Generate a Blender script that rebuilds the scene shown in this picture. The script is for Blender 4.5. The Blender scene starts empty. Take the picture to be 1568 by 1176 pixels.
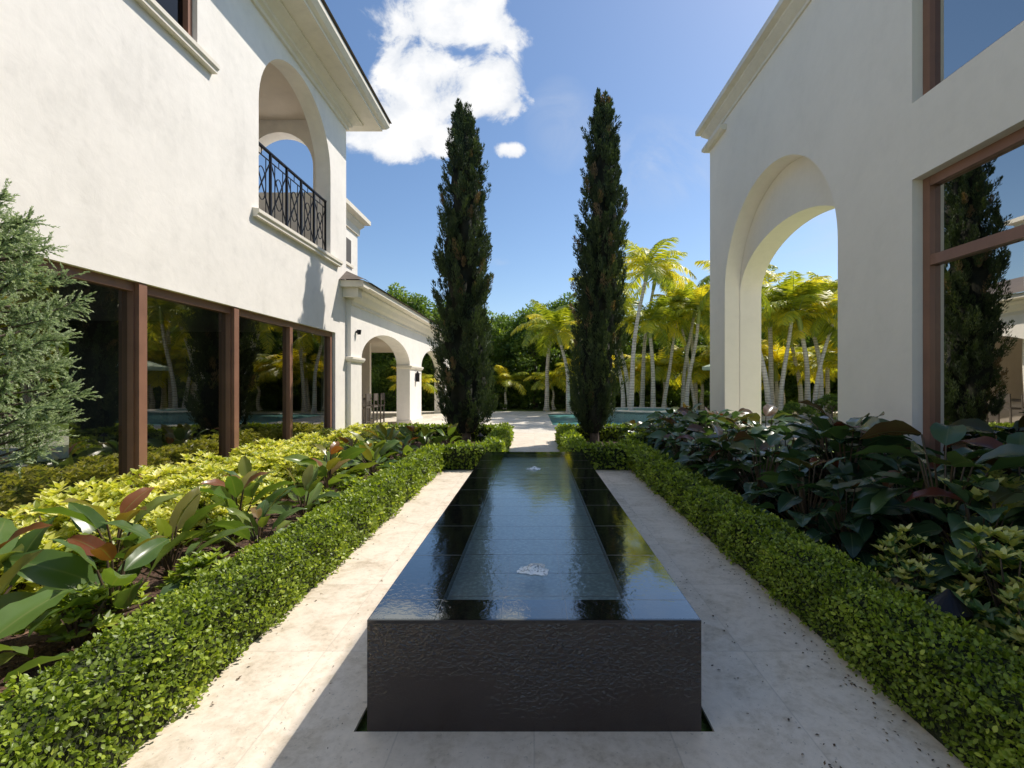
import bpy, math, random
import numpy as np
from mathutils import Vector, Matrix
R=math.radians
rng=np.random.default_rng(7)
random.seed(7)
S=bpy.context.scene
COL=S.collection

# ------------------------------------------------------------------ materials
def new_mat(name):
    m=bpy.data.materials.new(name); m.use_nodes=True
    nt=m.node_tree; nt.nodes.clear()
    out=nt.nodes.new('ShaderNodeOutputMaterial')
    return m,nt,out
def N(nt,t,**kw):
    n=nt.nodes.new(t)
    for k,v in kw.items(): setattr(n,k,v)
    return n
def ramp(nt,fac,stops):
    r=nt.nodes.new('ShaderNodeValToRGB')
    while len(r.color_ramp.elements)>1: r.color_ramp.elements.remove(r.color_ramp.elements[0])
    r.color_ramp.elements[0].position=stops[0][0]; r.color_ramp.elements[0].color=(*stops[0][1],1)
    for p,c in stops[1:]:
        e=r.color_ramp.elements.new(p); e.color=(*c,1)
    nt.links.new(fac,r.inputs[0]); return r.outputs[0]
def objco(nt):
    return nt.nodes.new('ShaderNodeNewGeometry').outputs['Position']
def noise(nt,vec,scale,detail=4,rough=.55,dist=0):
    n=N(nt,'ShaderNodeTexNoise'); n.inputs['Scale'].default_value=scale; n.inputs['Detail'].default_value=detail
    n.inputs['Roughness'].default_value=rough; n.inputs['Distortion'].default_value=dist
    nt.links.new(vec,n.inputs['Vector']); return n.outputs['Fac']
def bump(nt,h,strength,dist=.01,prev=None):
    b=N(nt,'ShaderNodeBump'); b.inputs['Strength'].default_value=strength; b.inputs['Distance'].default_value=dist
    nt.links.new(h,b.inputs['Height'])
    if prev: nt.links.new(prev,b.inputs['Normal'])
    return b.outputs[0]
def math_(nt,op,a,b=None,c=None,clamp=False):
    m=N(nt,'ShaderNodeMath',operation=op); m.use_clamp=clamp
    for i,v in enumerate((a,b,c)):
        if v is None: continue
        if isinstance(v,(int,float)): m.inputs[i].default_value=v
        else: nt.links.new(v,m.inputs[i])
    return m.outputs[0]
def mixc(nt,f,a,b,mode='MIX'):
    m=N(nt,'ShaderNodeMix',data_type='RGBA',blend_type=mode)
    for idx,v in ((0,f),(6,a),(7,b)):
        if isinstance(v,(int,float)): m.inputs[idx].default_value=v
        elif isinstance(v,tuple): m.inputs[idx].default_value=(*v,1)
        else: nt.links.new(v,m.inputs[idx])
    return m.outputs[2]
def simple(name,col,rough=.6,metal=0,nscale=None,namt=.15,bscale=None,bstr=.2,bdist=.005,spec=.5):
    m,nt,out=new_mat(name)
    p=N(nt,'ShaderNodeBsdfPrincipled'); p.inputs['Roughness'].default_value=rough; p.inputs['Metallic'].default_value=metal
    p.inputs['Specular IOR Level'].default_value=spec
    p.inputs['Base Color'].default_value=(*col,1)
    if nscale:
        f=noise(nt,objco(nt),nscale,4)
        c=ramp(nt,f,[(.3,tuple(x*(1-namt) for x in col)),(.7,tuple(min(1,x*(1+namt*.6)) for x in col))])
        nt.links.new(c,p.inputs['Base Color'])
    if bscale:
        nt.links.new(bump(nt,noise(nt,objco(nt),bscale,3),bstr,bdist),p.inputs['Normal'])
    nt.links.new(p.outputs[0],out.inputs[0]); return m

def stucco(name,col,amt=.06):
    m,nt,out=new_mat(name); pos=objco(nt)
    p=N(nt,'ShaderNodeBsdfPrincipled'); p.inputs['Roughness'].default_value=.85; p.inputs['Specular IOR Level'].default_value=.2
    a=noise(nt,pos,1.1,6,.6,.6); b=noise(nt,pos,7,4,.6)
    mp=N(nt,'ShaderNodeMapping'); mp.inputs['Scale'].default_value=(6,6,.5); nt.links.new(pos,mp.inputs[0])
    st=noise(nt,mp.outputs[0],1.0,3)
    f=math_(nt,'ADD',math_(nt,'MULTIPLY',a,.55),math_(nt,'ADD',math_(nt,'MULTIPLY',b,.3),math_(nt,'MULTIPLY',st,.15)))
    c=ramp(nt,f,[(.36,tuple(x*(1-amt*2.2) for x in col)),(.46,tuple(x*(1-amt) for x in col)),(.6,col)])
    nt.links.new(c,p.inputs['Base Color'])
    n1=bump(nt,noise(nt,pos,5,4,.6,.4),.25,.02); n2=bump(nt,noise(nt,pos,120,2),.25,.002,n1)
    nt.links.new(n2,p.inputs['Normal']); nt.links.new(p.outputs[0],out.inputs[0]); return m

def foliage(name,stops,rough=.45,trans=.3,transcol=None,midcol=None,spec=.5,clump=.5,cscale=2.0):
    m,nt,out=new_mat(name); pos=objco(nt)
    at=N(nt,'ShaderNodeAttribute',attribute_name='rnd')
    cl=noise(nt,pos,cscale,2)
    f=math_(nt,'ADD',at.outputs['Fac'],math_(nt,'MULTIPLY',math_(nt,'SUBTRACT',cl,.5),clump),clamp=True)
    c=ramp(nt,f,stops)
    if midcol:
        am=N(nt,'ShaderNodeAttribute',attribute_name='mid')
        mf=ramp(nt,am.outputs['Fac'],[(0,(1,1,1)),(.08,(0,0,0))])
        c=mixc(nt,math_(nt,'MULTIPLY',mf,.6),c,midcol)
    p=N(nt,'ShaderNodeBsdfPrincipled'); p.inputs['Roughness'].default_value=rough; p.inputs['Specular IOR Level'].default_value=spec
    nt.links.new(c,p.inputs['Base Color'])
    t=N(nt,'ShaderNodeBsdfTranslucent')
    tc=mixc(nt,1.0,c,transcol or (1.6,1.6,.55),'MULTIPLY'); nt.links.new(tc,t.inputs[0])
    mx=N(nt,'ShaderNodeMixShader'); mx.inputs[0].default_value=trans
    nt.links.new(p.outputs[0],mx.inputs[1]); nt.links.new(t.outputs[0],mx.inputs[2]); nt.links.new(mx.outputs[0],out.inputs[0])
    return m

def glass(name,tint,ior=1.7,rough=.01,wob=.0,gl=1.0):
    m,nt,out=new_mat(name)
    tr=N(nt,'ShaderNodeBsdfTransparent'); tr.inputs[0].default_value=(*tint,1)
    g=N(nt,'ShaderNodeBsdfGlossy'); g.inputs['Roughness'].default_value=rough; g.inputs[0].default_value=(gl,gl*.97,gl*.91,1)
    fr=N(nt,'ShaderNodeFresnel'); fr.inputs[0].default_value=ior
    if wob:
        b=bump(nt,noise(nt,objco(nt),.8,1),wob,.05); nt.links.new(b,g.inputs['Normal'])
    mx=N(nt,'ShaderNodeMixShader'); nt.links.new(fr.outputs[0],mx.inputs[0])
    nt.links.new(tr.outputs[0],mx.inputs[1]); nt.links.new(g.outputs[0],mx.inputs[2]); nt.links.new(mx.outputs[0],out.inputs[0])
    return m

M_stL=stucco('stucco_white',(.91,.865,.80),.06)
M_stR=stucco('stucco_cream',(.94,.875,.775),.03)
M_trim=stucco('cast_stone_trim',(.84,.78,.67),.06)
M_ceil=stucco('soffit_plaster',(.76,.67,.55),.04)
M_frame=simple('bronze_frame',(.29,.15,.10),.38,.1,nscale=3,namt=.15)
M_iron=simple('wrought_iron',(.015,.015,.018),.4,.6)
M_glassL=glass('coated_window_glass',(.40,.42,.38),2.9,wob=.02)
M_glassR=glass('tinted_glass',(.22,.24,.24),1.7,wob=.04,gl=.62)
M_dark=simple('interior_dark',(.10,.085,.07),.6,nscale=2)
M_floor=simple('interior_floor',(.22,.18,.13),.25,nscale=2)
M_intw=simple('interior_wall',(.42,.37,.31),.7,nscale=1)
M_roof=simple('roof_tile',(.16,.13,.11),.7,nscale=6,bscale=8,bstr=.6,bdist=.03)

def limestone(name,base,tile=.61,joint=.0035,ox=0.,oy=0.):
    m,nt,out=new_mat(name); pos=objco(nt)
    p=N(nt,'ShaderNodeBsdfPrincipled'); p.inputs['Roughness'].default_value=.55; p.inputs['Specular IOR Level'].default_value=.35
    sx=N(nt,'ShaderNodeSeparateXYZ'); nt.links.new(pos,sx.inputs[0])
    def j(axis,o,t):
        a=math_(nt,'DIVIDE',math_(nt,'ADD',axis,o+100*t),t)
        fl=math_(nt,'FLOOR',a); fr=math_(nt,'SUBTRACT',a,fl)
        d=math_(nt,'MINIMUM',fr,math_(nt,'SUBTRACT',1.0,fr))
        return math_(nt,'LESS_THAN',d,joint/t),fl
    jx,fx=j(sx.outputs[0],ox,tile); jy,fy=j(sx.outputs[1],oy,tile*1.5)
    J=math_(nt,'MAXIMUM',jx,jy)
    cv=N(nt,'ShaderNodeCombineXYZ'); nt.links.new(fx,cv.inputs[0]); nt.links.new(fy,cv.inputs[1])
    wn=N(nt,'ShaderNodeTexWhiteNoise',noise_dimensions='3D'); nt.links.new(cv.outputs[0],wn.inputs[0])
    off=N(nt,'ShaderNodeVectorMath',operation='MULTIPLY_ADD'); nt.links.new(wn.outputs['Color'],off.inputs[0]); off.inputs[1].default_value=(9,9,9); nt.links.new(pos,off.inputs[2])
    a=noise(nt,off.outputs[0],3.2,8,.68,.8); b=noise(nt,off.outputs[0],22,6,.7,.3)
    f=math_(nt,'ADD',math_(nt,'MULTIPLY',a,.6),math_(nt,'MULTIPLY',b,.4))
    c=ramp(nt,f,[(.33,(base[0]*.62,base[1]*.58,base[2]*.52)),(.43,(base[0]*.86,base[1]*.84,base[2]*.8)),(.52,base),(.66,tuple(min(1,x*1.12) for x in base))])
    sc=math_(nt,'ADD',.93,math_(nt,'MULTIPLY',wn.outputs['Value'],.09))
    cm=N(nt,'ShaderNodeCombineColor'); [nt.links.new(sc,cm.inputs[i]) for i in range(3)]
    c=mixc(nt,1.0,c,cm.outputs[0],'MULTIPLY')
    pit=math_(nt,'LESS_THAN',noise(nt,pos,38,4,.7),.365)
    c=mixc(nt,math_(nt,'MULTIPLY',pit,.45),c,tuple(x*.4 for x in base))
    c=mixc(nt,math_(nt,'MULTIPLY',J,.3),c,tuple(x*.5 for x in base))
    nt.links.new(c,p.inputs['Base Color'])
    h=math_(nt,'SUBTRACT',b,math_(nt,'ADD',math_(nt,'MULTIPLY',J,.6),math_(nt,'MULTIPLY',pit,.5)))
    nt.links.new(bump(nt,h,.35,.003),p.inputs['Normal'])
    nt.links.new(p.outputs[0],out.inputs[0]); return m
M_lime=limestone('limestone_paving',(.80,.70,.575))
M_deck=limestone('limestone_deck',(.78,.72,.62),.61,.004,.2,.1)
M_mulch=simple('bark_mulch',(.10,.055,.035),.9,nscale=28,namt=.6,bscale=45,bstr=1,bdist=.03)
M_lawn=simple('lawn_grass',(.20,.28,.05),.9,nscale=9,namt=.35,bscale=60,bstr=1,bdist=.03)
M_chip=foliage('bark_chip',[(0,(.04,.02,.013)),(.5,(.14,.07,.04)),(1,(.28,.16,.1))],.8,.0)
M_litter=foliage('dry_leaf_litter',[(0,(.06,.035,.02)),(.6,(.16,.1,.05)),(1,(.25,.19,.08))],.7,.0)

def granite():
    m,nt,out=new_mat('black_granite'); pos=objco(nt)
    p=N(nt,'ShaderNodeBsdfPrincipled'); p.inputs['IOR'].default_value=1.75
    c=ramp(nt,noise(nt,pos,60,4,.7),[(.4,(.010,.008,.008)),(.62,(.016,.012,.011)),(.75,(.035,.026,.022))])
    sx=N(nt,'ShaderNodeSeparateXYZ'); nt.links.new(pos,sx.inputs[0])
    msk=math_(nt,'LESS_THAN',sx.outputs[2],.485)
    c=mixc(nt,math_(nt,'MULTIPLY',msk,.6),c,(.036,.018,.013)); nt.links.new(c,p.inputs['Base Color'])
    nt.links.new(math_(nt,'ADD',.05,math_(nt,'MULTIPLY',msk,.05)),p.inputs['Roughness'])
    mp=N(nt,'ShaderNodeMapping'); mp.inputs['Scale'].default_value=(1,1,1.25); nt.links.new(pos,mp.inputs[0])
    h=noise(nt,mp.outputs[0],55,2,.45,.8)
    area=noise(nt,mp.outputs[0],2.2,2,.5,.3)
    am=N(nt,'ShaderNodeMapRange'); nt.links.new(area,am.inputs[0]); am.inputs[1].default_value=.38; am.inputs[2].default_value=.62
    top=N(nt,'ShaderNodeMapRange'); nt.links.new(sx.outputs[2],top.inputs[0]); top.inputs[1].default_value=.02; top.inputs[2].default_value=.25; top.inputs[3].default_value=.15
    hh=math_(nt,'MULTIPLY',math_(nt,'MULTIPLY',h,msk),math_(nt,'MULTIPLY',math_(nt,'ADD',.3,am.outputs[0]),top.outputs[0]))
    nt.links.new(bump(nt,hh,.9,.014),p.inputs['Normal'])
    nt.links.new(p.outputs[0],out.inputs[0]); return m
M_gran=granite()
M_grout=simple('grout',(.22,.20,.19),.5)
def basin():
    m,nt,out=new_mat('basin_mosaic'); pos=objco(nt)
    p=N(nt,'ShaderNodeBsdfPrincipled'); p.inputs['Roughness'].default_value=.3
    v=N(nt,'ShaderNodeTexVoronoi'); v.inputs['Scale'].default_value=42; nt.links.new(pos,v.inputs['Vector'])
    c=ramp(nt,v.outputs['Distance'],[(.0,(.30,.35,.33)),(.35,(.16,.20,.20)),(.7,(.07,.09,.09))])
    c2=mixc(nt,noise(nt,pos,4,3),c,(.12,.15,.15)); nt.links.new(c2,p.inputs['Base Color'])
    nt.links.new(p.outputs[0],out.inputs[0]); return m
M_basin=basin()

BUB=[(0.0,2.67),(0.0,5.85)]
def water(name,depthcol,ior=1.33,amp=.5,rings=True,scale=9,dist=.008,fk=1.0):
    m,nt,out=new_mat(name); pos=objco(nt)
    mp=N(nt,'ShaderNodeMapping'); mp.inputs['Scale'].default_value=(1,1,0); nt.links.new(pos,mp.inputs[0])
    h=noise(nt,mp.outputs[0],scale,3,.5,.3)
    if rings:
        tot=None
        for bx,by in BUB:
            v=N(nt,'ShaderNodeVectorMath',operation='DISTANCE'); nt.links.new(mp.outputs[0],v.inputs[0]); v.inputs[1].default_value=(bx,by,0)
            r=v.outputs['Value']
            w=math_(nt,'SINE',math_(nt,'MULTIPLY',math_(nt,'ADD',r,math_(nt,'MULTIPLY',h,.16)),95.))
            e=math_(nt,'POWER',2.718,math_(nt,'MULTIPLY',r,-3.6))
            k=math_(nt,'MULTIPLY',math_(nt,'MULTIPLY',w,e),.13)
            tot=k if tot is None else math_(nt,'ADD',tot,k)
            far=math_(nt,'MULTIPLY',math_(nt,'MULTIPLY',noise(nt,mp.outputs[0],34,2,.5,.8),math_(nt,'POWER',2.718,math_(nt,'MULTIPLY',r,-1.5))),.7)
            tot=math_(nt,'ADD',tot,far)
        h=math_(nt,'ADD',math_(nt,'MULTIPLY',h,.6),tot)
    b=bump(nt,h,amp,dist)
    fr=N(nt,'ShaderNodeFresnel'); fr.inputs[0].default_value=ior; nt.links.new(b,fr.inputs[1])
    g=N(nt,'ShaderNodeBsdfGlossy'); g.inputs['Roughness'].default_value=.01; nt.links.new(b,g.inputs['Normal'])
    if depthcol:
        t=N(nt,'ShaderNodeBsdfPrincipled'); t.inputs['Roughness'].default_value=.4
        c=ramp(nt,noise(nt,pos,3,3),[(.3,tuple(x*.7 for x in depthcol)),(.7,depthcol)]); nt.links.new(c,t.inputs['Base Color'])
    else:
        t=N(nt,'ShaderNodeBsdfTransparent'); t.inputs[0].default_value=(.88,.95,.96,1)
    geo=N(nt,'ShaderNodeNewGeometry')
    fac=math_(nt,'MULTIPLY',math_(nt,'MULTIPLY',fr.outputs[0],fk),math_(nt,'SUBTRACT',1.0,geo.outputs['Backfacing']))
    mx=N(nt,'ShaderNodeMixShader'); nt.links.new(fac,mx.inputs[0]); nt.links.new(t.outputs[0],mx.inputs[1]); nt.links.new(g.outputs[0],mx.inputs[2])
    nt.links.new(mx.outputs[0],out.inputs[0]); return m
M_water=water('fountain_water',None,2.1,.3)
M_pool=water('pool_water',(.13,.42,.40),1.33,.8,False,5,.03,.45)
def foam():
    m,nt,out=new_mat('bubbling_foam')
    p=N(nt,'ShaderNodeBsdfPrincipled'); p.inputs['Base Color'].default_value=(.85,.9,.92,1); p.inputs['Roughness'].default_value=.15
    t=N(nt,'ShaderNodeBsdfTransparent'); mx=N(nt,'ShaderNodeMixShader')
    f=ramp(nt,noise(nt,objco(nt),60,3),[(.34,(0,0,0)),(.5,(1,1,1))])
    nt.links.new(f,mx.inputs[0]); nt.links.new(t.outputs[0],mx.inputs[1]); nt.links.new(p.outputs[0],mx.inputs[2]); nt.links.new(mx.outputs[0],out.inputs[0]); return m
M_foam=foam()

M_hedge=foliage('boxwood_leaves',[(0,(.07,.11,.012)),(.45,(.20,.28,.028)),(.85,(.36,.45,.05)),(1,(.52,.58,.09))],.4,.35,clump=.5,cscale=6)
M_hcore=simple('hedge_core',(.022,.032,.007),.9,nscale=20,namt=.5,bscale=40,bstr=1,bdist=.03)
M_phil=foliage('philodendron_leaf',[(0,(.024,.055,.030)),(.55,(.06,.115,.052)),(.84,(.10,.16,.055)),(.92,(.10,.055,.03)),(1,(.12,.03,.02))],.26,.22,midcol=(.14,.18,.09),clump=.1)
M_philL=foliage('philodendron_leaf_sunny',[(0,(.05,.10,.025)),(.5,(.12,.20,.045)),(.75,(.19,.24,.05)),(.88,(.21,.15,.035)),(1,(.22,.07,.03))],.3,.33,midcol=(.22,.25,.09),clump=.1)
M_pet=simple('leaf_petiole',(.09,.06,.035),.4)
M_gold=foliage('golden_shrub_leaf',[(0,(.10,.15,.02)),(.3,(.31,.37,.05)),(.65,(.64,.64,.15)),(1,(.84,.80,.38))],.4,.35,clump=.5,cscale=3)
M_vari=foliage('variegated_leaf',[(0,(.04,.09,.02)),(.5,(.08,.16,.03)),(.6,(.52,.53,.12)),(1,(.76,.72,.28))],.35,.25,clump=.2)
M_cyp=foliage('cypress_foliage',[(0,(.024,.04,.018)),(.55,(.065,.10,.038)),(.9,(.14,.18,.06)),(.97,(.17,.12,.06)),(1,(.22,.15,.08))],.6,.18,clump=.7,cscale=3)
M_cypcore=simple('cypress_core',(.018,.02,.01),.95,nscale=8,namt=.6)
M_jun=foliage('juniper_foliage',[(0,(.12,.17,.08)),(.5,(.30,.38,.20)),(1,(.60,.66,.42))],.5,.35,clump=.4,cscale=7,transcol=(1.2,1.3,.9))
M_bark=simple('tree_bark',(.13,.10,.075),.9,nscale=15,namt=.4,bscale=30,bstr=.8,bdist=.02)
def palmbark():
    m,nt,out=new_mat('palm_bark'); pos=objco(nt)
    p=N(nt,'ShaderNodeBsdfPrincipled'); p.inputs['Roughness'].default_value=.8
    w=N(nt,'ShaderNodeTexWave',wave_type='BANDS',bands_direction='Z'); w.inputs['Scale'].default_value=2.6; w.inputs['Distortion'].default_value=.6
    nt.links.new(pos,w.inputs['Vector'])
    f=math_(nt,'ADD',math_(nt,'MULTIPLY',w.outputs['Fac'],.25),math_(nt,'MULTIPLY',noise(nt,pos,4,4),.75))
    nt.links.new(ramp(nt,f,[(.3,(.38,.33,.26)),(.6,(.68,.62,.53))]),p.inputs['Base Color']); nt.links.new(p.outputs[0],out.inputs[0]); return m
M_palmb=palmbark()
M_crownshaft=simple('palm_crownshaft',(.30,.36,.09),.4)
M_palm=foliage('palm_frond',[(0,(.13,.20,.03)),(.35,(.34,.41,.05)),(.7,(.62,.60,.06)),(1,(.84,.73,.10))],.4,.45,clump=.5,cscale=.7,transcol=(1.5,1.38,.45))
M_tree=foliage('ficus_leaves',[(0,(.03,.055,.014)),(.4,(.10,.17,.03)),(.75,(.22,.30,.05)),(1,(.42,.46,.08))],.5,.42,clump=.9,cscale=.6)
M_spa=simple('spa_mosaic',(.20,.34,.32),.3,nscale=30,namt=.5)
M_canvas=simple('parasol_canvas',(.62,.76,.66),.8)

# ------------------------------------------------------------------ mesh builder
class MB:
    def __init__(s): s.V=[];s.n=0;s.F=[];s.R=[];s.Md=[];s.mats=[]
    def mi(s,mat):
        if mat not in s.mats: s.mats.append(mat)
        return s.mats.index(mat)
    def add(s,v,f,mat,rnd=None,mid=None,smooth=False):
        v=np.asarray(v,float).reshape(-1,3); f=np.asarray(f,int)
        if f.ndim==1: f=f[None,:]
        s.F.append((f+s.n,s.mi(mat),smooth)); s.V.append(v); s.n+=len(v)
        s.R.append(np.full(len(v),.5) if rnd is None else np.broadcast_to(rnd,(len(v),)).astype(float))
        s.Md.append(np.full(len(v),.5) if mid is None else np.asarray(mid,float))
    def box(s,x0,x1,y0,y1,z0,z1,mat):
        v=[(x,y,z) for x in (x0,x1) for y in (y0,y1) for z in (z0,z1)]
        s.add(v,[(0,1,3,2),(4,6,7,5),(0,4,5,1),(2,3,7,6),(0,2,6,4),(1,5,7,3)],mat)
    def tube(s,pts,rad,mat,k=8,smooth=True,rnd=None,cap=True):
        pts=np.asarray(pts,float); n=len(pts); rad=np.broadcast_to(rad,(n,))
        d=np.gradient(pts,axis=0); d/=np.linalg.norm(d,axis=1)[:,None]+1e-9
        up=np.array([0,0,1.]) if abs(d[0][2])<.9 else np.array([1.,0,0])
        a=np.cross(d,up); a/=np.linalg.norm(a,axis=1)[:,None]+1e-9; b=np.cross(d,a)
        th=np.arange(k)/k*2*math.pi+math.pi/4
        v=pts[:,None,:]+rad[:,None,None]*(np.cos(th)[None,:,None]*a[:,None,:]+np.sin(th)[None,:,None]*b[:,None,:])
        f=[]
        for i in range(n-1):
            for j in range(k): f.append((i*k+j,i*k+(j+1)%k,(i+1)*k+(j+1)%k,(i+1)*k+j))
        s.add(v.reshape(-1,3),f,mat,rnd,smooth=smooth)
        if cap:
            s.add(v[0],[list(range(k))],mat,rnd); s.add(v[-1],[list(range(k))[::-1]],mat,rnd)
    def sweep(s,path,prof,mat):
        P=[np.array(p,float) for p in path]; m=len(prof); n=len(P); V=[]
        ns=[]
        for i in range(n-1):
            d=P[i+1]-P[i]; d/=np.linalg.norm(d); ns.append(np.array([d[1],-d[0]]))
        for i in range(n):
            if i==0: mi=ns[0]
            elif i==n-1: mi=ns[-1]
            else: mi=(ns[i-1]+ns[i])/(1+ns[i-1]@ns[i])
            for o,z in prof: V.append((*(P[i]+mi*o),z))
        f=[]
        for i in range(n-1):
            for j in range(m): f.append((i*m+j,(i+1)*m+j,(i+1)*m+(j+1)%m,i*m+(j+1)%m))
        s.add(V,f,mat); s.add(V[:m],[list(range(m))],mat); s.add(V[-m:],[list(range(m))[::-1]],mat)
    def leaves(s,pos,d,nr,L,W,mat,rnd,tmpl=None):
        if tmpl is None: tmpl=[(0,0,0),(.45,-.5,.08),(1,0,-.05),(.45,.5,.08)]
        n=len(pos); d=d/(np.linalg.norm(d,axis=1)[:,None]+1e-9)
        side=np.cross(d,nr); side/=np.linalg.norm(side,axis=1)[:,None]+1e-9
        nn=np.cross(side,d)
        L=np.broadcast_to(L,(n,)); W=np.broadcast_to(W,(n,))
        k=len(tmpl); V=np.empty((n,k,3))
        for i,(t,sd,c) in enumerate(tmpl):
            V[:,i]=pos+d*(L*t)[:,None]+side*(W*sd)[:,None]+nn*(L*c)[:,None]
        s.add(V.reshape(-1,3),np.arange(n*k).reshape(n,k),mat,np.repeat(rnd,k))
    def mesh(s,name):
        me=bpy.data.meshes.new(name)
        V=np.concatenate(s.V); me.vertices.add(len(V)); me.vertices.foreach_set('co',V.ravel())
        loops=np.concatenate([f.ravel() for f,_,_ in s.F]); tot=np.concatenate([np.full(len(f),f.shape[1]) for f,_,_ in s.F])
        mi=np.concatenate([np.full(len(f),m) for f,m,_ in s.F]); sm=np.concatenate([np.full(len(f),x) for f,_,x in s.F])
        me.loops.add(len(loops)); me.loops.foreach_set('vertex_index',loops.astype(np.int32))
        me.polygons.add(len(tot)); st=np.concatenate([[0],np.cumsum(tot)[:-1]])
        me.polygons.foreach_set('loop_start',st.astype(np.int32))
        for m in s.mats: me.materials.append(m)
        me.polygons.foreach_set('material_index',mi.astype(np.int32)); me.polygons.foreach_set('use_smooth',sm.astype(bool))
        a=me.attributes.new('rnd','FLOAT','POINT'); a.data.foreach_set('value',np.concatenate(s.R).astype(np.float32))
        a=me.attributes.new('mid','FLOAT','POINT'); a.data.foreach_set('value',np.concatenate(s.Md).astype(np.float32))
        me.update(calc_edges=True); return me
    def obj(s,name,parent=None,loc=(0,0,0)):
        return put(s.mesh(name),name,parent,loc)
def put(me,name,parent=None,loc=(0,0,0),rz=0,sc=1):
    o=bpy.data.objects.new(name,me); COL.objects.link(o); o.location=loc; o.rotation_euler=(0,0,rz)
    o.scale=(sc,sc,sc) if isinstance(sc,(int,float)) else sc
    if parent: o.parent=parent
    return o
def empty(name,loc=(0,0,0)):
    o=bpy.data.objects.new(name,None); COL.objects.link(o); o.location=loc; return o
def curvemesh(name,outer,holes,half):
    cu=bpy.data.curves.new(name,'CURVE'); cu.dimensions='2D'; cu.fill_mode='BOTH'; cu.extrude=half
    for poly in [outer]+holes:
        sp=cu.splines.new('POLY'); sp.points.add(len(poly)-1)
        for i,(a,b) in enumerate(poly): sp.points[i].co=(a,b,0,1)
        sp.use_cyclic_u=True
    t=bpy.data.objects.new('tmp',cu); COL.objects.link(t)
    dg=bpy.context.evaluated_depsgraph_get(); dg.update()
    me=bpy.data.meshes.new_from_object(t.evaluated_get(dg)); bpy.data.objects.remove(t)
    for p in me.polygons: p.use_smooth=False
    return me
def wall(name,axis,c0,c1,outer,holes,mat,parent=None):
    me=curvemesh(name,outer,holes,abs(c1-c0)/2); c=(c0+c1)/2
    if axis=='X': Mx=Matrix(((0,0,1,c),(1,0,0,0),(0,1,0,0),(0,0,0,1)))
    else: Mx=Matrix(((1,0,0,0),(0,0,-1,c),(0,1,0,0),(0,0,0,1)))
    me.transform(Mx); me.materials.clear(); me.materials.append(mat)
    return put(me,name,parent)
def flat(name,outer,holes,z0,z1,mat):
    me=curvemesh(name,outer,holes,(z1-z0)/2)
    me.transform(Matrix.Translation((0,0,(z0+z1)/2))); me.materials.clear(); me.materials.append(mat)
    return put(me,name)
def rect(a0,a1,b0,b1): return [(a0,b0),(a1,b0),(a1,b1),(a0,b1)]
def arch(a0,a1,zb,zs,rise,n=28):
    c=(a0+a1)/2; r=(a1-a0)/2
    return [(a0,zb),(a1,zb)]+[(c+r*math.cos(math.pi*i/n),zs+rise*math.sin(math.pi*i/n)) for i in range(n+1)]
def sheet(name,x0,x1,y0,y1,z,mat):
    b=MB(); b.add([(x0,y0,z),(x1,y0,z),(x1,y1,z),(x0,y1,z)],[(0,1,2,3)],mat); return b.obj(name)

# ------------------------------------------------------------------ ground
sheet('ground',-600,600,-600,600,-.06,M_lawn)
FX,FY0,FY1,FZ=.75,2.11,7.34,.5
flat('courtyard_paving',[(-1.85,-6),(1.9,-6),(1.9,8.7),(.63,8.7),(.63,15),(-.63,15),(-.63,8.7),(-1.85,8.7)],
     [rect(-.81,.81,FY0-.0,FY1+.06)],-.015,.0,M_lime)
flat('pool_deck',[(-16,15),(18,15),(18,26.9),(-16,26.9)],[rect(.7,8.5,17.8,24.5)],-.017,-.003,M_deck)
flat('patio',[(-17,-6),(-9.9,-6),(-9.9,14.99),(-17,14.99)],[],-.02,-.004,M_deck)
sheet('lawn',-4.6,4.4,13.2,14.98,-.012,M_lawn)
flat('garden_bed',[(-4.8,-6),(-1.9,-6),(-1.9,8.7),(-.65,8.7),(-.65,13.1),(-4.8,13.1)],[],-.018,.03,M_mulch)
flat('garden_bed',[(1.95,-6),(4.5,-6),(4.5,13.1),(.65,13.1),(.65,8.72),(1.95,8.72)],[],-.018,.03,M_mulch)

# pool + spa
P=empty('swimming_pool')
b=MB(); b.add([(.7,17.8,-.035),(8.5,17.8,-.035),(8.5,24.5,-.035),(.7,24.5,-.035)],[(0,1,2,3)],M_pool); b.obj('pool_surface',P)
b=MB()
b.box(.45,8.7,17.5,17.8,-.01,.008,M_deck); b.box(.45,.7,17.802,24.7,-.01,.008,M_deck); b.box(.45,8.7,24.502,24.8,-.01,.0085,M_deck)
b.obj('coping',P)
b=MB(); th=np.linspace(0,2*math.pi,41)[:-1]; cx,cy=4.9,20.5
for (r0,r1,z0,z1,mt) in [(1.7,1.7,-.1,.42,M_spa),(1.72,1.4,.42,.47,M_deck)]:
    v=[];k=40
    for r,z in ((r0,z0),(r0,z1),(r1,z1),(r1,z1-.1)):
        v+= [(cx+r*math.cos(t),cy+r*math.sin(t),z) for t in th]
    f=[(i*k+j,i*k+(j+1)%k,(i+1)*k+(j+1)%k,(i+1)*k+j) for i in range(3) for j in range(k)]
    b.add(v,f,mt)
b.add([(cx+1.42*math.cos(t),cy+1.42*math.sin(t),.44) for t in th],[list(range(40))],M_pool)
b.obj('raised_spa',P)

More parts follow.
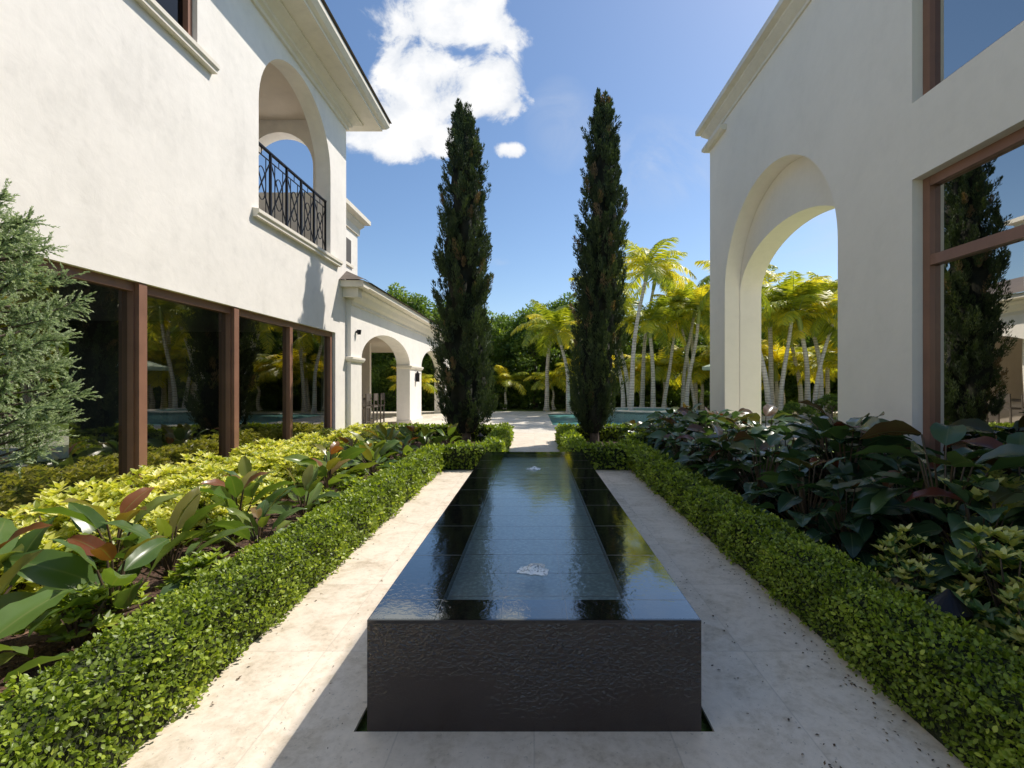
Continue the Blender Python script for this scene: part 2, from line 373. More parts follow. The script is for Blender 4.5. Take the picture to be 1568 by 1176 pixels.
# ------------------------------------------------------------------ fountain
F=empty('fountain')
b=MB(); rw=.2; rs=.3
b.box(-FX,FX,FY0,FY0+rw,-.3,FZ,M_gran); b.box(-FX,FX,FY1-rw,FY1,-.3,FZ,M_gran)
b.box(-FX,-FX+rs,FY0+rw,FY1-rw,-.3,FZ,M_gran); b.box(FX-rs,FX,FY0+rw,FY1-rw,-.3,FZ,M_gran)
b.obj('granite_walls',F)
b=MB(); b.box(-FX+rs,FX-rs,FY0+rw,FY1-rw,-.3,FZ-.05,M_basin); b.obj('basin_floor',F)
b=MB(); g=.0018; zt=FZ+.0015
for x in (-.45,-.15,.15,.45):
    b.box(x-g,x+g,FY0+.004,FY0+rw,FZ-.001,zt,M_grout); b.box(x-g,x+g,FY1-rw,FY1-.004,FZ-.001,zt,M_grout)
b.box(-FX+.004,-FX+rs,FY0+rw-g,FY0+rw+g,FZ-.001,zt,M_grout); b.box(FX-rs,FX-.004,FY0+rw-g,FY0+rw+g,FZ-.001,zt,M_grout)
yy=FY0+rw+.6
while yy<FY1-rw:
    b.box(-FX+.004,-FX+rs,yy-g,yy+g,FZ-.001,zt,M_grout); b.box(FX-rs,FX-.004,yy-g,yy+g,FZ-.001,zt,M_grout); yy+=.6
for x in (-.15,.15): b.box(x-g,x+g,FY0+rw,FY1-rw,FZ-.051,FZ-.048,M_grout)
yy=FY0+rw+.15
while yy<FY1-rw: b.box(-FX+rs,FX-rs,yy-g,yy+g,FZ-.0515,FZ-.0485,M_grout); yy+=.3
b.obj('tile_joints',F)
b=MB(); b.add([(-FX+.006,FY0+.006,FZ+.004),(FX-.006,FY0+.006,FZ+.004),(FX-.006,FY1-.006,FZ+.004),(-FX+.006,FY1-.006,FZ+.004)],[(0,1,2,3)],M_water); b.obj('water_surface',F)
b=MB()
for bx,by in BUB:
    n=28; v=[]
    rr=[.001,.02,.04,.06,.085]
    for i,r in enumerate(rr):
        for j in range(n):
            t=j/n*2*math.pi; q=1+.18*math.sin(3*t+i)+.1*math.sin(7*t+2*i)
            v.append((bx+r*q*math.cos(t),by+r*q*math.sin(t),FZ+.006+.03*math.exp(-(r/.045)**2)+rng.normal()*.003*(i<4)))
    b.add(v,[(i*n+j,i*n+(j+1)%n,(i+1)*n+(j+1)%n,(i+1)*n+j) for i in range(4) for j in range(n)],M_foam,smooth=True)
b.obj('bubblers',F)
b=MB(); b.box(-.81,.81,FY0-.0,FY1+.06,-.35,-.3,M_gran); b.obj('drain_slot',F)

# ------------------------------------------------------------------ left house
H=empty('stucco_house'); XW=-4.8
wall('front_wall','X',XW-.35,XW,[(-4,0),(-4,8.5),(12,8.5),(12,-.1),(11.35,-.1),(11.35,2.8),(-3.6,2.8),(-3.6,-.1),(-4,-.1)],
     [arch(8.19,11.08,4.55,6.5,1.4),rect(1.0,6.7,6.33,8.0)],M_stL,H)
wall('end_wall','Y',11.65,12.0,[(-9.5,-.1),(XW-.352,-.1),(XW-.352,8.49),(-9.5,8.49)],[arch(-7.15,-5.48,4.55,6.95,.85)],M_stL,H)
wall('rear_wall','X',-9.85,-9.5,[(-4,2.7),(12,2.7),(12,8.48),(-4,8.48)],[],M_stL,H)
wall('back_wall','Y',-4.3,-4.0,[(-9.8,-.1),(XW,-.1),(XW,8.49),(-9.8,8.49)],[],M_stL,H)
b=MB()
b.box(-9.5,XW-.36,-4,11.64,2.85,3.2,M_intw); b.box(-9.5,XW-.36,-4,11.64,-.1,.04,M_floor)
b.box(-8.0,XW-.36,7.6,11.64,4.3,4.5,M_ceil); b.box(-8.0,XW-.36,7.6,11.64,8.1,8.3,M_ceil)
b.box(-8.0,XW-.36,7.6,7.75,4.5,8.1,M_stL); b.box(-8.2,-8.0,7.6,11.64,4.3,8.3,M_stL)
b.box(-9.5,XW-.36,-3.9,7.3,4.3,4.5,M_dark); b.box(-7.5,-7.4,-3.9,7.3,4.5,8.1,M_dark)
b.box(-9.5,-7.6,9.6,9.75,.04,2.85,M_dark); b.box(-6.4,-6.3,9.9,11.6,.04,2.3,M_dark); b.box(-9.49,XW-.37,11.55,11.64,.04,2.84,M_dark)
for yb in np.arange(-3,11.9,2.4): b.box(-9.7,-9.58,yb-.06,yb+.06,.04,2.85,M_frame)
b.box(-9.7,-9.58,-4,11.6,2.55,2.69,M_frame)
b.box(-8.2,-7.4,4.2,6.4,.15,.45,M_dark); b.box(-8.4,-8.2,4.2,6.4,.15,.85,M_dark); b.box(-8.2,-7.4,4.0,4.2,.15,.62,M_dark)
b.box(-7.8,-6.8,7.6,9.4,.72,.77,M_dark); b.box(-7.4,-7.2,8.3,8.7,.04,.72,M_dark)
b.obj('interior',H)
b=MB()
b.sweep([(XW,-4.0),(XW,12.0),(-9.8,12.0)],[(0,8.05),(.05,8.05),(.05,8.13),(.12,8.16),(.12,8.22),(.2,8.27),(.32,8.31),(.32,8.35),(.70,8.38),(.70,8.43),(.78,8.47),(.85,8.56),(.85,8.66),(0,8.72)],M_trim)
b.obj('eave_cornice',H)
b=MB(); v=[(-3.9,-5,8.7),(-3.9,12.9,8.7),(-10.8,12.9,8.7),(-10.8,-5,8.7),(-7.3,-1.5,10),(-7.3,9.4,10)]
b.add(v,[(0,1,5,4),(2,3,4,5)],M_roof); b.add(v,[(1,2,5),(3,0,4)],M_roof); b.add(v,[(0,3,2,1)],M_roof); b.obj('roof',H)
b=MB()
sill=[(0.001,0),(.09,0),(.09,.04),(.12,.07),(.12,.13),(.001,.15)]
b.sweep([(XW,8.0),(XW,11.5)],[(o,4.42+z) for o,z in sill],M_trim)
b.sweep([(XW,-1),(XW,7.0)],[(o,6.17+z) for o,z in sill],M_trim)
b.obj('window_sills',H)
b=MB()
xf0,xf1=-5.0,-4.87
b.box(xf0,xf1,-3.6,11.34,2.69,2.8,M_frame); b.box(xf0,xf1,-3.6,11.34,.0,.12,M_frame)
for ym in (-1.75,.1,1.95,3.9,5.76,7.58,9.42,11.28): b.box(xf0-.004,xf1+.004,ym-.055,ym+.055,.12,2.69,M_frame)
for ym in (5.76,7.58): b.box(-4.866,-4.815,ym-.03,ym+.09,-.0,2.795,M_frame)
b.box(xf0,xf1,1.0,6.69,6.33,6.41,M_frame); b.box(xf0,xf1,1.0,6.69,7.93,8.0,M_frame)
for ym in (1.04,2.9,4.8,6.65): b.box(xf0-.003,xf1+.003,ym-.04,ym+.04,6.33,7.99,M_frame)
b.obj('window_frames',H)
b=MB(); b.add([(-4.94,-3.6,.1),(-4.94,11.3,.1),(-4.94,11.3,2.75),(-4.94,-3.6,2.75)],[(0,1,2,3)],M_glassL)
b.add([(-4.94,1,6.35),(-4.94,6.68,6.35),(-4.94,6.68,7.98),(-4.94,1,7.98)],[(0,1,2,3)],M_glassR); b.obj('window_glass',H)
b=MB(); xr=-4.92
def bar(p0,p1,r=.012): b.tube([p0,p1],r,M_iron,4,False)
y0,y1=8.19,11.08
b.box(xr-.03,xr+.03,y0,y1,5.84,5.87,M_iron); bar((xr,y0,5.70),(xr,y1,5.70)); bar((xr,y0,4.68),(xr,y1,4.68),.014)
nb=5; w=(y1-y0)/nb
for i in range(nb+1): b.box(xr-.02,xr+.02,y0+i*w-.02,y0+i*w+.02,4.57,5.84,M_iron)
for i in range(nb):
    a=y0+i*w; c=a+w/2; zc=5.19
    bar((xr,a,4.68),(xr,a+w,5.70)); bar((xr+.005,a,5.70),(xr+.005,a+w,4.68))
    for ox in (-.14,.14): bar((xr,c+ox,4.68),(xr,c+ox,5.70),.009)
    b.tube([(xr,c+.14*math.cos(t),zc+.3*math.sin(t)) for t in np.linspace(0,2*math.pi,21)],.01,M_iron,4,False)
    bar((xr,c,5.70),(xr,c,5.84),.008)
b.obj('balcony_railing',H)
wall('wing_wall','X',-8.9,-5.3,[(12.002,-.1),(14.1,-.1),(14.1,6.45),(12.002,6.45)],[],M_stL,H)
b=MB(); b.sweep([(-5.3,12.002),(-5.3,14.1),(-8,14.1)],[(0,6.0),(.05,6.0),(.06,6.2),(.15,6.3),(.15,6.35),(.3,6.4),(.3,6.52),(0,6.6)],M_trim)
b.box(-5.33,-5.295,13.0,13.6,5.0,5.7,M_dark); b.box(-5.3,-5.25,12.9,13.7,4.92,5.0,M_trim); b.obj('wing_trim',H)

# arcade
A=empty('arcade_loggia'); XA=-4.68
wall('arcade_wall','X',XA-.5,XA,[(12.004,-.05),(12.004,3.95),(26,3.95),(26,-.05)],
     [arch(12.75,17.7,.0,2.25,.85),arch(19.5,24.4,.0,2.25,.85)],M_stL,A)
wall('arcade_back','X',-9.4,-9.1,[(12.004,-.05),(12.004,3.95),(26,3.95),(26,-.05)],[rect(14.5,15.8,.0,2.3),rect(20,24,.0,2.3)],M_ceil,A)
wall('arcade_partition','Y',20.0,20.2,rect(-9.1,-7.0,.03,3.3),[rect(-8.3,-7.5,.04,2.2)],M_stL,A)
b=MB()
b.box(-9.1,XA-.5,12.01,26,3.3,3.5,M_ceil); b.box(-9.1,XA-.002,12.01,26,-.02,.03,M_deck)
b.sweep([(XA,12.0),(XA,26.0),(-9,26.0)],[(0,3.6),(.04,3.6),(.04,3.68),(.12,3.74),(.2,3.86),(.3,3.92),(.3,3.97),(.46,4.0),(.46,4.13),(0,4.18)],M_trim)
b.box(-4.8+.003,-4.22,11.62,12.0,3.97,4.13,M_trim); b.box(-4.797,-4.4,11.75,12.0,3.74,3.97,M_trim)
for (a0,a1) in ((12.02,12.72),(17.74,19.46),(24.44,25.98)):
    b.sweep([(XA-.5,a0-.01),(XA,a0-.01),(XA,a1+.01),(XA-.5,a1+.01)],[(.002,2.12),(.05,2.14),(.08,2.2),(.08,2.25),(.002,2.27)],M_trim)
    b.sweep([(XA-.5,a0-.01),(XA,a0-.01),(XA,a1+.01),(XA-.5,a1+.01)],[(.002,0),(.06,0),(.06,.18),(.03,.22),(.002,.24)],M_trim)
b.obj('arcade_trim',A)
b=MB()
b.add([(-4.15,12.01,4.135),(-4.15,26.5,4.135),(-8,26.5,5.4),(-8,12.01,5.4)],[(0,1,2,3)],M_roof)
b.add([(-4.15,11.55,4.135),(-4.15,12.01,4.135),(-4.79,12.01,4.45),(-4.79,11.55,4.14)],[(0,1,2,3)],M_roof); b.obj('arcade_roof',A)
b=MB(); b.box(-4.67,-4.55,18.5,18.66,1.65,1.95,M_iron); b.box(-4.70,-4.52,18.47,18.69,1.95,1.98,M_iron); b.tube([(-4.61,18.58,1.98),(-4.61,18.58,2.08)],[.06,.01],M_iron,6)
b.obj('wall_lantern')
b=MB(); b.tube([(-4.68,12.35,2.93),(-4.6,12.35,2.93)],.03,M_iron,8); b.tube([(-4.6,12.35,2.98),(-4.6,12.35,2.86)],[.06,.045],M_iron,10); b.obj('security_camera')

def chair():
    b=MB()
    b.box(-.22,.22,-.22,.22,.72,.78,M_dark)
    for x in (-.19,.19):
        for yv in (-.19,.19): b.box(x-.02,x+.02,yv-.02,yv+.02,0,.72,M_dark)
        b.box(x-.018,x+.018,-.225,-.185,.78,1.2,M_dark)
    b.box(-.2,.2,-.215,-.195,.95,1.2,M_dark)
    b.box(-.19,.19,-.2,-.18,.25,.28,M_dark); b.box(-.19,.19,.18,.2,.25,.28,M_dark)
    return b.mesh('bar_stool')
cm=chair()
for i in range(5): put(cm,'bar_stool',loc=(-5.75,14.2+i*.75,.03),rz=R(90))
b=MB(); b.box(-7.0,-6.2,13.8,18,.98,1.04,M_dark); b.box(-6.9,-6.3,13.9,17.9,.03,.98,M_intw); b.obj('bar_counter')

# ------------------------------------------------------------------ right house
G=empty('arched_house'); XR=4.5
wall('front_wall','X',XR,XR+.35,[(-4,-.1),(12.04,-.1),(12.04,8.1),(-4,8.1)],
     [arch(6.97,11.1,-.05,3.68,2.06,40),rect(-3,5.6,.3,3.99),rect(-3,5.6,4.9,7.4)],M_stR,G)
wall('inner_arch_wall','X',XR+.352,XR+.85,[(6.5,-.1),(12.03,-.1),(12.03,8.05),(6.5,8.05)],
     [arch(6.99,11.08,-.05,3.66,1.08,40)],M_stR,G)
wall('side_wall','Y',6.5,6.8,[(XR+.852,-.1),(11,-.1),(11,8.04),(XR+.852,8.04)],[],M_stR,G)
wall('rear_wall','X',11,11.3,rect(-4,6.8,-.1,8.1),[],M_stR,G)
wall('back_wall','Y',-4.3,-4.0,rect(XR,11,-.1,8.1),[],M_stR,G)
b=MB(); b.box(XR+.36,10.99,-3.99,6.49,-.1,.1,M_floor); b.box(XR+.36,10.99,-3.99,6.49,4.2,4.6,M_dark); b.box(7.6,7.8,-3.99,6.49,.1,8.0,M_dark)
b.box(XR+.01,11.2,-4,6.79,8.1,8.15,M_roof); b.box(XR+.01,XR+.86,6.792,12.02,8.102,8.16,M_roof); b.obj('interior',G)
b=MB(); b.sweep([(XR+.85,12.04),(XR,12.04),(XR,-4)],[(0,7.78),(.035,7.78),(.035,7.84),(.08,7.88),(.17,7.97),(.17,8.02),(.28,8.05),(.28,8.17),(0,8.2)],M_trim)
b.sweep([(XR+.3,12.04),(XR,12.04),(XR,11.0)],[(0.002,7.52),(.10,7.52),(.16,7.57),(.16,7.64),(0.002,7.65)],M_trim)
b.obj('cornice',G)
b=MB(); x0,x1=XR+.13,XR+.24
for (z0,z1) in ((.3,.42),(3.88,3.99),(4.9,5.0),(7.3,7.4),(2.95,3.07)): b.box(x0,x1,-3,5.6,z0,z1,M_frame)
for (z0,z1) in ((.3,3.99),(4.9,7.4)):
    for ym in (5.55,3.1,.9,-1.5): b.box(x0-.004,x1+.004,ym-.05,ym+.047,z0+.001,z1-.001,M_frame)
b.obj('window_frames',G)
b=MB(); xg=XR+.19
for (z0,z1) in ((.4,2.96),(3.06,3.9),(4.98,7.32)): b.add([(xg,-3,z0),(xg,5.55,z0),(xg,5.55,z1),(xg,-3,z1)],[(0,1,2,3)],M_glassR)
b.obj('window_glass',G)

# ------------------------------------------------------------------ hedges
HEX=[(0,0,0),(.3,-.42,.05),(.7,-.4,.04),(1,0,-.04),(.7,.4,.04),(.3,.42,.05)]
def unit(n):
    v=rng.normal(size=(n,3)); return v/np.linalg.norm(v,axis=1)[:,None]
def hedge(name,segs,h=.4):
    b=MB()
    for (x0,x1,y0,y1) in segs:
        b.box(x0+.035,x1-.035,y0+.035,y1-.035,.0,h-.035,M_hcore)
        ys=np.arange(y0,y1,.5)
        for ya in ys:
            yb=min(y1,ya+.5); ym=max(.8,(ya+yb)/2)
            s=min(3.2,max(1.0,ym/3.2)); dens=7000/s**2
            faces=[('z',(x1-x0)*(yb-ya)),('x0',h*(yb-ya)),('x1',h*(yb-ya))]
            if ya==ys[0]: faces.append(('y0',h*(x1-x0)))
            if yb>=y1-1e-6: faces.append(('y1',h*(x1-x0)))
            for f,ar in faces:
                n=int(ar*dens)
                if n<1: continue
                u=rng.random(n); v=rng.random(n); p=np.zeros((n,3)); nr=np.zeros((n,3))
                if f=='z': p[:,0]=x0+u*(x1-x0);p[:,1]=ya+v*(yb-ya);p[:,2]=h;nr[:,2]=1
                elif f[0]=='x':
                    p[:,0]=x0 if f=='x0' else x1; nr[:,0]=-1 if f=='x0' else 1; p[:,1]=ya+v*(yb-ya);p[:,2]=.02+u*(h-.02)
                else:
                    p[:,1]=y0 if f=='y0' else y1; nr[:,1]=-1 if f=='y0' else 1; p[:,0]=x0+v*(x1-x0);p[:,2]=.02+u*(h-.02)
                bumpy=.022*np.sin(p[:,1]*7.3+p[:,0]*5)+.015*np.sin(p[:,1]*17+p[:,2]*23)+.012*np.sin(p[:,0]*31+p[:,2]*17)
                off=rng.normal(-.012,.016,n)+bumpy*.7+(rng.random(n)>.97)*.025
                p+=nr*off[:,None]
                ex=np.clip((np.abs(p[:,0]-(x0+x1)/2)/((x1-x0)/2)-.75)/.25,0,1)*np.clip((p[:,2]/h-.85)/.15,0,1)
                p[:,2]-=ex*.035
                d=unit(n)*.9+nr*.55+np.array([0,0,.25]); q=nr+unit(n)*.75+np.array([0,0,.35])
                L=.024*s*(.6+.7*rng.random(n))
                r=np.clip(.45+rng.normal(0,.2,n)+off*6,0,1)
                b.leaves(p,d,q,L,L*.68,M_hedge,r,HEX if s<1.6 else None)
    return b.obj(name)
hedge('box_hedge',[(-2.02,-1.66,.3,8.86)])
hedge('box_hedge',[(1.73,2.09,.5,9.6)])
hedge('box_hedge',[(-1.64,-.64,8.5,8.88),(-1.0,-.64,8.9,13.0),(-4.3,-1.02,12.6,13.0)],.42)
hedge('box_hedge',[(.64,1.71,8.5,8.88),(.64,1.0,8.9,13.0),(1.02,4.0,12.6,13.0),(2.1,3.6,10.2,10.6)],.42)

# ------------------------------------------------------------------ cypress
def cypress(name,h,rad,loc,seed,lean=(0,0),tips=2,low=1.0):
    g=np.random.default_rng(seed); b=MB()
    def prof(t): return rad*np.interp(t,[0,.04,.12,.3,.5,.7,.85,.95,1],[.5*low,.95*low,1.08*low,1.0,.98,.84,.62,.36,.1])
    def axis(t): return np.stack([lean[0]*t+.05*np.sin(t*5+seed),lean[1]*t,np.zeros_like(t)],-1)
    z0=.3
    b.tube([(0,0,0),(0,0,.7)],[.13,.1],M_bark)
    nz,k=50,20; v=[]
    for i in range(nz):
        t=i/(nz-1); ax=axis(np.array([t]))[0]
        for j in range(k):
            a=j/k*2*math.pi; q=.60+.18*math.sin(3*a+t*23+seed)+.14*math.sin(5*a-t*37)
            r=float(prof(t))*q
            v.append((ax[0]+r*math.cos(a),ax[1]+r*math.sin(a),z0+t*(h-z0)*.95))
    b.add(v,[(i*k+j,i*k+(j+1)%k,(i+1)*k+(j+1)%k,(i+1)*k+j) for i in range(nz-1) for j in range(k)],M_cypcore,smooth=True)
    nc=int(640*h/8)
    t=g.random(nc)**.95; a=g.random(nc)*2*math.pi
    r=prof(t)*(.55+.55*g.random(nc)); ax=axis(t)
    c=ax+np.stack([r*np.cos(a),r*np.sin(a),z0+t*(h-z0)*.95],-1)
    cd=np.stack([.3*np.cos(a),.3*np.sin(a),np.ones(nc)],-1)+g.normal(0,.14,(nc,3))
    cd/=np.linalg.norm(cd,axis=1)[:,None]
    cl=(.26+.40*g.random(nc))*(1-.3*t); cr=g.random(nc)
    for k2 in range(tips):
        sx=(-.13,.14,.02)[k2]; top=h+(.0,-.3,.1)[k2]
        m=26; tt=np.linspace(top-1.5,top-.25,m)
        cc=np.stack([lean[0]+.05*np.sin(5+seed)+sx*np.ones(m)+g.normal(0,.05,m)*(top-tt),g.normal(0,.05,m),tt],-1)
        c=np.concatenate([c,cc]); cd=np.concatenate([cd,np.tile([0,0,1.],(m,1))+g.normal(0,.08,(m,3))]); cl=np.concatenate([cl,np.full(m,.3)]); cr=np.concatenate([cr,g.random(m)])
    nl=95; K=len(c)
    s=g.random((K,nl)); w=cl[:,None]*.25*np.sin(np.clip(s,0.02,1)*math.pi)**.6*(1-.4*s)
    off=g.normal(size=(K,nl,3)); off/=np.linalg.norm(off,axis=2)[...,None]
    p=c[:,None,:]+cd[:,None,:]*(cl[:,None]*s)[...,None]+off*(w*g.random((K,nl))**.5)[...,None]
    d=cd[:,None,:]*1.1+off*.6
    n=off+.3*g.normal(size=off.shape)
    rr=np.clip(cr[:,None]*.55+.45*g.random((K,nl))*(.3+.7*s),0,1)
    brown=(g.random(K)>.94)[:,None]; rr=np.where(brown,.985,rr*.93)
    b.leaves(p.reshape(-1,3),d.reshape(-1,3),n.reshape(-1,3),(.055+.05*g.random(K*nl)),.024,M_cyp,rr.ravel())
    return b.obj(name,loc=loc)
cypress('cypress_tree',8.85,.60,(-1.76,12.2,0),3,(-.1,0))
cypress('cypress_tree',9.1,.54,(1.56,12.2,0),5,(.25,0),2,.85)

# ------------------------------------------------------------------ philodendron
def bigleaf(b,base,az,pitch,L,W,rnd,mat,roll=0,curl=.5,g=rng):
    nu,nv=10,7; ts=np.linspace(0,1,nu); ss=np.linspace(-1,1,nv)
    T,Sg=np.meshgrid(ts,ss,indexing='ij')
    w=W/2*np.interp(T,[0,.06,.18,.35,.55,.75,.9,1],[.12,.55,.88,1,.92,.62,.28,.0])
    dx=np.cos(pitch-curl*ts**1.3*1.5); dz=np.sin(pitch-curl*ts**1.3*1.5)
    cx=np.concatenate([[0],np.cumsum((dx[1:]+dx[:-1])/2)])*L/(nu-1); cz=np.concatenate([[0],np.cumsum((dz[1:]+dz[:-1])/2)])*L/(nu-1)
    X=cx[:,None]+0*Sg; Z=cz[:,None]+np.abs(Sg)*w*.32+.010*np.sin(T*17+g.random()*6)*np.abs(Sg)**2*L*2
    Y=Sg*w
    V=np.stack([X,Y,Z],-1).reshape(-1,3)
    Mx=np.array(Matrix.Rotation(az,3,'Z')@Matrix.Rotation(roll,3,'X'))
    V=V@Mx.T+np.array(base)
    f=[(i*nv+j,(i+1)*nv+j,(i+1)*nv+j+1,i*nv+j+1) for i in range(nu-1) for j in range(nv-1)]
    b.add(V,f,mat,rnd,np.abs(Sg).ravel(),True)
def phil_mesh(seed,mat,h=.65,nl=14,Ls=.38,spread=.35,young=.25,wr=(.42,.52),p0=(-15,35),pk=45,yr=(.8,1),lo=.35):
    g=np.random.default_rng(seed); b=MB()
    b.tube([(0,0,0),(.01,0,.12)],.035,M_pet,6)
    for i in range(nl):
        f=i/(nl-1); az=i*2.4+g.normal()*.25
        hh=h*(lo+(1-lo)*f)*(.9+.2*g.random()); out=spread*(1.1-.85*f)*(.8+.4*g.random())
        tip=np.array([out*math.cos(az),out*math.sin(az),hh])
        midp=tip*np.array([.35,.35,.55])
        b.tube([(0,0,.08),midp,tip],[.010,.008,.006],M_pet,5,rnd=None)
        pitch=R(g.uniform(*p0)+pk*f); L=Ls*(.7+.6*g.random())*(1-.15*f)
        r=g.random()*.8
        if f>1-young: r=g.uniform(*yr)
        bigleaf(b,tip,az,pitch,L,L*g.uniform(*wr),r,mat,roll=g.normal()*.35,curl=g.uniform(.3,.75),g=g)
    return b.mesh('philodendron_plant')
pl=[phil_mesh(10+i,M_philL,.42,13,.38,.17,.25,(.34,.46),(5,50),35,(.72,1.0),.25) for i in range(4)]
pr=[phil_mesh(30+i,M_phil,.95,44,.40,.45,.06,(.52,.68),(-50,5),45,(.86,1.0),.12) for i in range(4)]
k=0
for (x,y,s) in [(-2.45,1.35,.85),(-2.6,2.1,1.1),(-3.05,1.9,1.05),(-3.2,2.7,1.2),(-2.6,2.9,1.05),(-2.75,3.55,1.0),(-2.4,4.1,.85),(-3.3,3.7,1.1),(-2.9,4.6,1.15),(-2.5,5.1,.9),(-3.3,5.4,1.0),(-2.7,6.1,.95),(-3.0,6.9,1.15),(-2.5,7.3,.9),(-2.8,8.0,1.1),(-3.3,8.5,1),(-2.4,8.7,.95),(-2.9,9.3,1.1),(-2.3,9.9,1),(-3.3,10.2,1.0),(-2.8,10.9,1),(-2.0,10.8,.9)]:
    put(pl[k%4],'philodendron_plant',loc=(x,y,.03),rz=k*1.9,sc=s*1.05); k+=1
for yv in np.arange(1.6,11.5,.6):
    for xv in (2.55,3.1,3.75):
        x=xv+rng.normal()*.1; y=yv+rng.normal()*.12+(xv-3)*.2
        if y<3.3: continue
        s=(.76 if xv<2.9 else 1.02)*rng.uniform(.82,1.14)
        if y>8: s*=.88
        put(pr[k%4],'philodendron_plant',loc=(x,y,.03),rz=rng.random()*6,sc=s); k+=1
for (x,y,s) in ((3.75,2.75,1.1),(2.55,2.0,.5),(2.5,1.5,.5),(4.0,3.2,1.2),(3.0,3.15,.8)): put(pr[k%4],'philodendron_plant',loc=(x,y,.03),rz=k*2.1,sc=s); k+=1
def shrub(seed,mat,r=.34,h=.5,n=1100,L=.085,name='golden_shrub'):
    g=np.random.default_rng(seed); b=MB()
    for i in range(9):
        a=g.random()*6.28; b.tube([(0,0,0),(.6*r*math.cos(a),.6*r*math.sin(a),h*.8)],[.01,.005],M_bark,4)
    nw=n//7; a=g.random(nw)*2*math.pi; ph=np.arccos(g.random(nw)); q=.6+.45*g.random(nw)
    c=np.stack([r*q*np.sin(ph)*np.cos(a),r*q*np.sin(ph)*np.sin(a),.1+(h-.1)*q*np.cos(ph)],-1)
    out=c-np.array([0,0,.1]); out/=np.linalg.norm(out,axis=1)[:,None]; out[:,2]+=.3
    cr=g.random(nw)
    p=np.repeat(c,7,0); o=np.repeat(out,7,0); th=np.tile(np.arange(7)/7*6.28,nw)+np.repeat(g.random(nw)*6,7)
    d=np.stack([np.cos(th),np.sin(th),.25+0*th],-1)+o*.5+g.normal(0,.15,(len(p),3))
    LL=L*(.7+.5*g.random(len(p)))
    rr=np.clip(np.repeat(cr,7)*.6+.15+.5*np.repeat(q-.6,7)+g.normal(0,.12,len(p)),0,1)
    b.leaves(p,d,o+np.array([0,0,.6]),LL,LL*.42,mat,rr,HEX)
    return b.mesh(name)
gs=[shrub(50+i,M_gold) for i in range(3)]
for yv in np.arange(1.0,12.2,.42):
    for xv in (-4.4,-3.95,-3.5):
        if xv>-3.6 and rng.random()<.3: continue
        put(gs[k%3],'golden_shrub',loc=(xv+rng.normal()*.07,yv+rng.normal()*.06,.02),rz=rng.random()*6,sc=rng.uniform(.8,1.2)*(.85 if xv>-3.6 else 1)); k+=1
vs=[shrub(60+i,M_vari,.36,.85,1000,.10,'variegated_shrub') for i in range(2)]
for (x,y,s) in [(3.0,2.25,.95),(3.35,2.75,1.1),(2.75,2.7,.85),(2.75,1.9,.75),(3.5,2.2,1.1),(2.55,3.2,.62),(3.35,3.35,1.1),(2.6,2.4,.6),(3.2,1.7,.95)]:
    put(vs[k%2],'variegated_shrub',loc=(x,y,.02),rz=rng.random()*6,sc=s); k+=1
gc=shrub(70,M_hedge,.2,.3,500,.06,'groundcover_plant')
for i in range(30): put(gc,'groundcover_plant',loc=(rng.uniform(-3.5,-2.2),rng.uniform(1,11),.02),rz=rng.random()*6,sc=rng.uniform(.7,1.1))

def scatter(name,regs,n,L,W,mat,z):
    b=MB()
    for (x0,x1,y0,y1) in regs:
        p=np.stack([rng.uniform(x0,x1,n),rng.uniform(y0,y1,n),np.full(n,z)+rng.random(n)*.012],-1)
        d=unit(n)*[1,1,.25]; nr=np.array([0,0,1.])+unit(n)*.4
        LL=L*(.4+rng.random(n)); b.leaves(p,d,nr,LL,LL*W,mat,rng.random(n))
    return b.obj(name)
scatter('mulch_chips',[(-4.7,-2.03,.5,7),(2.1,3.2,1,5)],9000,.045,.35,M_chip,.034)
def litter():
    b=MB()
    for (xc,sg,n) in ((-1.64,.05,90),(1.70,.07,420),(1.3,.35,200),(-1.2,.3,60)):
        y=1.5+8*rng.random(n)**1.5; x=xc-abs(rng.normal(0,sg,n))*np.sign(xc)
        x=np.where(abs(x)<.84,1.2*np.sign(xc),x)
        p=np.stack([x,y,np.full(n,.004)],-1); L=.018*(.4+rng.random(n))
        b.leaves(p,unit(n)*[1,1,.1],np.array([0,0,1.])+unit(n)*.2,L,L*.5,M_litter,rng.random(n))
    b.obj('leaf_litter')
litter()

